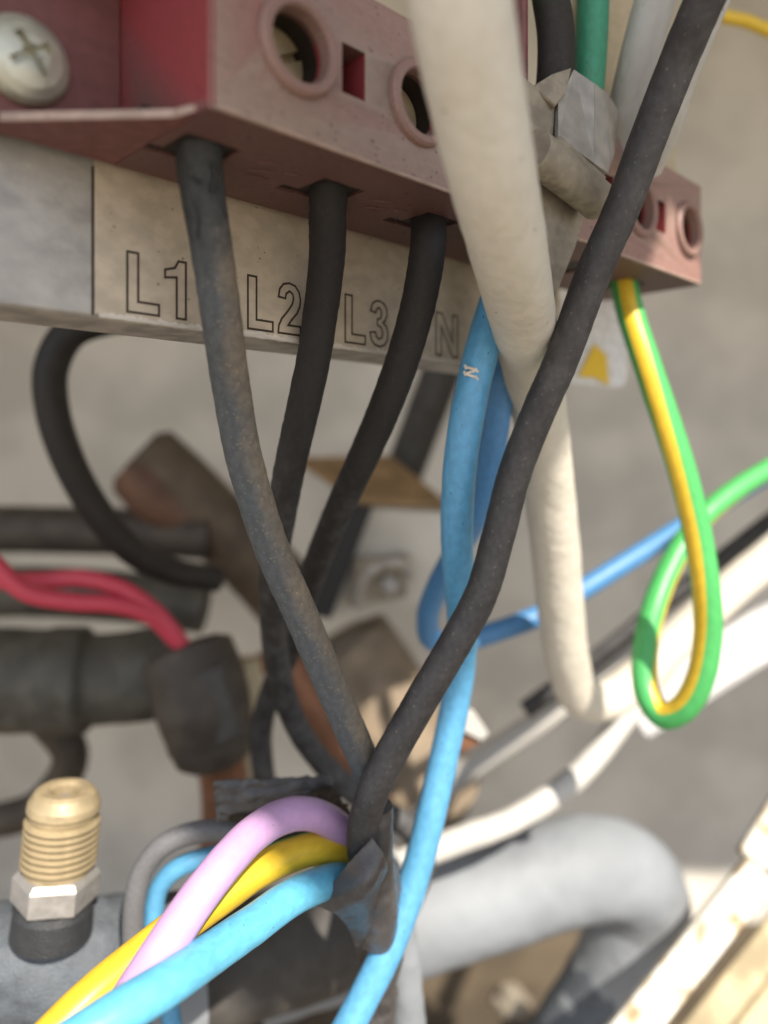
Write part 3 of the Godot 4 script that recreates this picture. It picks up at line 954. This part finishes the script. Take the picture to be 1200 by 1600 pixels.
	solo("light_blue_wire", tube(way([[590, 1440, 12.8], [570, 1395, 12.5], [540, 1375, 12.0], [500, 1382, 11.4], [455, 1403, 10.8], [395, 1445, 10.1], [330, 1490, 9.4], [260, 1538, 8.7], [195, 1578, 8.3], [100, 1640, 7.9], [-60, 1745, 7.5]]), 0.00242, null, 40, 0.0, 0.00007, 0.0, 5.0), M.sky_blue, "bright light blue wire lowest of the fan at the bottom left", "wire")
	solo("grey_wire", tube(way([[520, 1310, 13.4], [440, 1300, 13.2], [370, 1298, 13.0], [310, 1300, 12.9], [260, 1318, 12.8], [226, 1355, 12.8], [211, 1405, 12.8], [208, 1470, 12.9], [215, 1560, 13.0], [225, 1640, 13.2]]), 0.0018, null, 28), M.grey_wire, "thin grey wire arching left behind the purple wire", "wire")
	solo("thin_blue_wire", tube(way([[500, 1330, 13.6], [400, 1325, 13.4], [330, 1338, 13.2], [280, 1355, 13.1], [250, 1385, 13.1], [240, 1430, 13.1], [245, 1500, 13.1], [262, 1560, 13.2], [275, 1640, 13.3]]), 0.00165, null, 28), M.blue, "thin blue wire arching just inside the grey one at the bottom left", "wire")

	# ---------- service port on the lower left pipe ----------
	var up_axis := Vector3(0.10, 1.0, 0.0)
	var sp := thing("service_port", "brass threaded service port standing on the grey pipe at bottom left", "valve", P(84, 1420, 13.0))
	var base := P(84, 1422, 13.0)
	part("rubber_collar", lathe([[0, -4], [6.6, -4], [6.4, 0.5], [5.8, 1.6], [0, 1.6]], base, up_axis), M.collar_black, sp)
	part("hex_nut", lathe([[0, 1.6], [6.2, 1.6], [7.0, 2.2], [7.0, 6.0], [6.2, 7.0], [5.2, 7.2]], base, up_axis, 6, true, 0.75), M.nickel, sp)
	var thread := [[5.4, 7.0], [5.5, 7.8]]
	for k in 7:
		thread.append_array([[5.25, 8.0 + k * 1.12], [6.1, 8.47 + k * 1.12], [6.1, 8.63 + k * 1.12], [5.25, 9.1 + k * 1.12]])
	thread.append_array([[5.4, 16.2], [5.5, 17.0], [5.9, 17.4], [5.8, 18.6], [4.9, 20.2], [4.2, 20.7], [3.0, 20.7], [2.3, 20.2], [2.1, 17.0], [0, 17.0]])
	var body_brass := part("threaded_body", lathe(thread, base, up_axis, 64), M.brass, sp)
	part("valve_pin", lathe([[0, 17.0], [0.9, 17.0], [0.9, 19.4], [0, 19.5]], base, up_axis, 20), M.nickel, body_brass)

	# ---------- pipes ----------
	var pp := thing("insulated_pipe", "fat grey insulated pipe along the bottom that bends down at the right", "pipe", P(760, 1420, 20))
	part("lagging", tube(way([[400, 1512, 18.6], [560, 1462, 19.2], [700, 1420, 19.8], [830, 1378, 20.3], [920, 1355, 20.6], [976, 1366, 21.0], [1000, 1410, 21.4], [985, 1470, 21.6], [938, 1550, 21.8], [860, 1670, 22.0]]), [[0.0, 0.0125], [0.5, 0.0132], [0.72, 0.0132], [0.85, 0.0108], [1.0, 0.0102]], null, 56, 0.0, 0.0005, 0.0, 8.0), M.pipe_white, pp)
	part("leg_wrap", tube(way([[1000, 1395, 21.3], [1001, 1420, 21.4], [985, 1470, 21.6], [938, 1550, 21.8], [860, 1670, 22.0]]), [[0.0, 0.0095], [0.08, 0.0116], [1.0, 0.0108]], null, 48, 0.0, 0.0004, 0.0, 6.0), M.mastic, pp)
	part("shade_sleeve", tube(way([[120, 1592, 16.3], [215, 1555, 16.6], [320, 1520, 16.8], [430, 1484, 17.2], [520, 1455, 17.6], [552, 1445, 17.7]]), [[0.0, 0.0118], [0.9, 0.0122], [1.0, 0.0112]], null, 48, 0.0, 0.0004, 0.0, 6.0), M.dark_grey, pp)  # dark sleeve added in place of the shade the wires throw on the pipe
	var lp := thing("wrapped_pipe", "pale pipe wrapped in blue-grey putty under the brass service port", "pipe", P(60, 1560, 14.5))
	part("tube", tube(way([[-160, 1590, 14.2], [-40, 1600, 14.4], [80, 1590, 14.6], [200, 1560, 15.0], [300, 1530, 15.6]]), 0.0118, null, 40, 0.0, 0.0004, 0.0, 6.0), M.pipe_white, lp)
	part("putty", tube(way([[-120, 1500, 13.4], [-20, 1500, 13.3], [60, 1500, 13.4], [130, 1494, 13.6], [200, 1482, 14.0], [300, 1462, 14.6]]), [[0.0, 0.0085], [0.5, 0.0095], [0.8, 0.0092], [1.0, 0.007]], null, 48, 0.0, 0.0013, 0.0, 5.0), M.mastic, lp)
	solo("grey_conduit", tube(way([[612, 1400, 14.2], [622, 1470, 14.3], [632, 1550, 14.4], [640, 1680, 14.6]]), 0.0036, null, 32, 0.0, 0.0003, 0.0, 4.0), M.pipe_white, "pale grey conduit dropping out of the bottom edge right of the taped bundle", "conduit")
	solo("white_flex", tube(way([[560, 1372, 17.2], [640, 1344, 17.4], [720, 1312, 17.6], [790, 1286, 17.9], [850, 1252, 18.3], [900, 1214, 18.9], [940, 1170, 19.6], [985, 1110, 20.6], [1040, 1050, 22.0]]), 0.0030, null, 32, 0.0, 0.0002, 0.0, 6.0), M.white_wire, "sunlit white cable lying on top of the fat grey pipe", "cable")
	solo("white_tube", tube(way([[600, 1330, 25], [680, 1245, 25], [740, 1195, 25], [800, 1155, 25], [860, 1115, 25], [920, 1070, 25.5], [1000, 1010, 26]]), 0.0038, null, 32), M.white_wire, "white tube further back running parallel behind the thick cream cable", "tube")
	# pale ledge that catches the sun at the right
	var ea := P(985, 1122, 23)
	var eb := P(1290, 930, 23)
	var dir := (eb - ea).normalized()
	var fwd := Vector3(0, 0.55, 0.83)
	fwd = (fwd - dir * fwd.dot(dir)).normalized()
	solo("pale_ledge", box(Transform3D(Basis(dir, fwd.cross(dir), fwd).orthonormalized(), (ea + eb) / 2), Vector3(ea.distance_to(eb), 0.0145, 0.006), 0.001), M.white_paint, "sunlit white metal ledge sloping behind the earth wire loop", "ledge")
	solo("dark_cable", tube(way([[820, 1110, 22], [930, 1030, 22], [1030, 950, 22], [1120, 880, 22], [1210, 810, 22], [1290, 750, 22]]), 0.0026, rubber(black, ash, 0.1, Vector3.UP), 24), M.wire, "dark cable running up to the right just above the bent cream cable", "cable")

	# ---------- lower right frame ----------
	var fa := P(930, 1680, 17.5)
	var fb := P(1185, 1362, 20)
	var fd := (fb - fa).normalized()
	solo("white_frame_rail", box(Transform3D(Basis(fd, Vector3(0, 0.5, 1).cross(fd).normalized(), fd.cross(Vector3(0, 0.5, 1).cross(fd).normalized())).orthonormalized(), (fa + fb) / 2), Vector3(fa.distance_to(fb), 0.0085, 0.004), 0.0006), M.rail, "white painted frame rail in the bottom right corner", "rail")
	var fc := P(1172, 1345, 20.2)
	var fe := P(1290, 1150, 22)
	fd = (fe - fc).normalized()
	solo("white_frame_rail", box(Transform3D(Basis(fd, Vector3(0, 0.5, 1).cross(fd).normalized(), fd.cross(Vector3(0, 0.5, 1).cross(fd).normalized())).orthonormalized(), (fc + fe) / 2), Vector3(fc.distance_to(fe), 0.0075, 0.004), 0.0006), M.rail, "short upper piece of white rail at the right edge above the gap", "rail")
	for q in [[1040, 1680, 1260, 1400, 21.0, 0.009, "straw-coloured wooden slat just right of the white rail"], [1110, 1690, 1300, 1440, 22.0, 0.008, "straw-coloured wooden slat in the extreme bottom right corner"]]:
		var a := P(q[0], q[1], q[4])
		var b := P(q[2], q[3], q[4] + 1.5)
		var d := (b - a).normalized()
		var z := Vector3(0, 0.4, 1)
		solo("wooden_slat", box(Transform3D(Basis(d, z.cross(d).normalized(), d.cross(z.cross(d).normalized())).orthonormalized(), (a + b) / 2), Vector3(a.distance_to(b), q[5], 0.003), 0.0006), M.wood, q[6], "slat", "wooden slats behind the white rail")

	# ---------- behind, out of focus, left ----------
	solo("black_hose", tube(way([[330, 470, 17.5], [250, 496, 17.4], [170, 500, 17.2], [110, 520, 17.0], [80, 575, 16.9], [82, 640, 17.0], [105, 715, 17.3], [145, 790, 17.8], [200, 855, 18.5], [260, 890, 19.4], [340, 905, 20.4]]), [[0.0, 0.0026], [0.3, 0.0037], [1.0, 0.0034]], rubber(Color(0.010, 0.009, 0.009), Color(0.035, 0.028, 0.022), 0.05, Vector3(0.6, 0.3, 0)), 32), M.wire, "blurred black cable curving down at the left below the bracket", "cable")
	var cp := thing("copper_elbow", "blurred brown copper pipe end slanting down behind the wires at left", "pipe", P(310, 800, 26))
	part("pipe", tube(way([[218, 705, 25.5], [270, 750, 25.8], [330, 810, 26.2], [410, 890, 26.8], [470, 960, 27.5]]), [[0.0, 0.0085], [0.04, 0.0118], [1.0, 0.0125]], null, 40), M.elbow, cp)
	part("copper_mouth", tube(way([[200, 730, 25.0], [240, 775, 25.2], [280, 812, 25.6]]), [[0.0, 0.006], [0.15, 0.0085], [1.0, 0.0085]], null, 32), M.old_copper, cp)
	solo("dark_pipe", tube(way([[-80, 826, 25.5], [80, 828, 25.5], [220, 832, 25.5], [330, 838, 25.5]]), 0.0078, null, 32), M.dark_metal, "dark horizontal pipe at the left above the red wires", "pipe")
	solo("dark_pipe", tube(way([[-80, 925, 24.5], [80, 925, 24.5], [220, 935, 24.5], [320, 950, 24.5]]), 0.0080, null, 32), M.valve, "greenish dark pipe just behind the red wires", "pipe")
	var rv := thing("reversing_valve", "grimy reversing valve body with a round coil and red leads at left", "valve", P(150, 1060, 21))
	part("cylinder", tube(way([[-120, 1055, 20.5], [0, 1062, 20.6], [150, 1062, 20.8], [285, 1045, 21.2]]), [[0.0, 0.0135], [0.45, 0.0135], [0.5, 0.0142], [0.62, 0.0142], [0.66, 0.0120], [1.0, 0.0125]], null, 48, 0.0, 0.0006, 0.0, 8.0), M.valve, rv)
	part("coil", tube(way([[290, 1010, 19.6], [306, 1060, 19.4], [322, 1120, 19.3], [335, 1190, 19.4]]), [[0.0, 0.009], [0.06, 0.0118], [0.5, 0.0120], [0.8, 0.0105], [0.93, 0.0095], [1.0, 0.007]], null, 40, 0.0, 0.0004, 0.0, 8.0), M.dark_metal, rv)
	part("coil_cover", prism([P(255, 1070, 18.3), P(345, 1040, 18.3), P(378, 1150, 18.3), P(300, 1185, 18.3)], Vector3(0, 0, -0.01), 0.001), M.dark_grey, rv)
	part("valve_tube", tube(way([[60, 1110, 21.5], [110, 1180, 22], [60, 1260, 22.5], [-40, 1290, 23]]), 0.005, null, 28), M.dark_metal, rv)
	part("valve_tube", tube(way([[345, 1180, 21], [352, 1260, 21.3], [340, 1400, 21.6]]), 0.0065, null, 28), M.copper, rv)
	solo("cream_sleeve", tube(way([[384, 1030, 21.5], [386, 1100, 21.5], [382, 1200, 21.6], [384, 1300, 22]]), 0.0042, null, 24), M.beige, "cream sleeve standing just right of the valve coil", "sleeve")
	solo("red_wire", tube(way([[-60, 830, 16.6], [-10, 880, 16.9], [40, 925, 17.2], [110, 940, 17.6], [180, 945, 18.0], [235, 962, 18.4], [275, 1000, 18.8]]), 0.0021, null, 28), M.red, "lower of the two red wires at left", "wire")
	solo("red_wire", tube(way([[-70, 880, 17.8], [0, 906, 17.9], [60, 908, 18.0], [130, 904, 18.1], [190, 920, 18.3], [240, 955, 18.5], [275, 995, 18.7], [295, 1030, 18.9], [305, 1070, 19.0]]), 0.0022, null, 28), M.red, "upper of the two red wires at left, ending in the valve coil", "wire")

	# ---------- behind, middle ----------
	solo("dark_hose", tube(way([[724, 480, 26], [690, 580, 26.5], [660, 660, 27], [630, 740, 27.5], [600, 820, 28]]), 0.0070, rubber(Color(0.03, 0.028, 0.025), ash, 0.2, Vector3.UP), 28), M.wire, "blurred dark hose slanting behind the N of the label", "hose")
	var cb := thing("metal_box", "grey metal box with a brown lid and a black edge behind the wires", "box", P(590, 880, 25))
	part("front", prism([P(562, 792, 24), P(700, 800, 24.6), P(684, 945, 24.6), P(500, 965, 24)], Vector3(0.002, 0.001, -0.03), 0.0008), M.paint, cb)
	part("black_edge", prism([P(548, 786, 23.5), P(582, 794, 23.5), P(516, 968, 23.5), P(480, 960, 23.5)], Vector3(0, 0, -0.01), 0.0004), M.black, cb)
	part("lid", prism([P(470, 728, 26), P(610, 724, 26.5), P(700, 798, 24.6), P(560, 790, 24.0)], Vector3(0, 0.003, 0), 0.0006), M.tan_lid, cb)
	part("latch_plate", prism([P(556, 872, 23.7), P(640, 866, 23.9), P(634, 934, 23.9), P(546, 948, 23.7)], Vector3(0, 0, -0.004), 0.0006), M.galv_dusty, cb)
	part("latch_loop", tube(way([[560, 950, 23.3], [568, 905, 23.0], [592, 884, 23.0], [628, 880, 23.2], [640, 905, 23.4]]), 0.0014, null, 16), M.galv, cb)
	part("bolt", lathe([[0, 0], [3.2, 0], [3.2, 1.6], [2.4, 2.6], [0, 2.8]], P(608, 914, 23.6), Vector3(0.1, 0.1, 1), 6, true), M.nickel, cb)
	solo("brown_tank", tube(way([[520, 1000, 27], [560, 1060, 27], [600, 1130, 27], [640, 1210, 27], [670, 1280, 27]]), [[0.0, 0.012], [0.05, 0.02], [0.9, 0.022], [1.0, 0.016]], null, 48), M.brown, "large brown tank slanting behind the crossing of the wires", "tank")
	solo("copper_pipe", tube(way([[430, 1010, 24.5], [470, 1080, 24.6], [510, 1150, 24.8], [570, 1230, 25.2], [640, 1310, 26]]), 0.0075, null, 32), M.copper, "copper pipe showing orange between the crossing black wires", "pipe")
	var ct := thing("cable_tie", "cream cable tie end beside the blue wire at middle", "cable tie", P(750, 1140, 17.5))
	part("strap", prism([P(722, 1108, 17.4), P(740, 1112, 17.4), P(764, 1148, 17.5), P(752, 1158, 17.5), P(722, 1142, 17.4)], Vector3(0, 0, -0.002), 0.0003), M.white_wire, ct)
	part("bead", prism([P(722, 1146, 17.6), P(752, 1160, 17.6), P(735, 1170, 17.6), P(718, 1176, 17.6)], Vector3(0, 0, -0.003), 0.0003), M.copper, ct)
	# small clutter on the cabinet floor seen between the pipes
	solo("floor_bolt", lathe([[0, 0], [9, 0], [9, 3], [5, 3.2], [5, 8], [0, 8.4]], eye + Vector3(0.060, -0.257, -0.36), Vector3.UP, 6, true), M.galv_dusty, "rusty bolt on the cabinet floor between the pipes", "bolt")
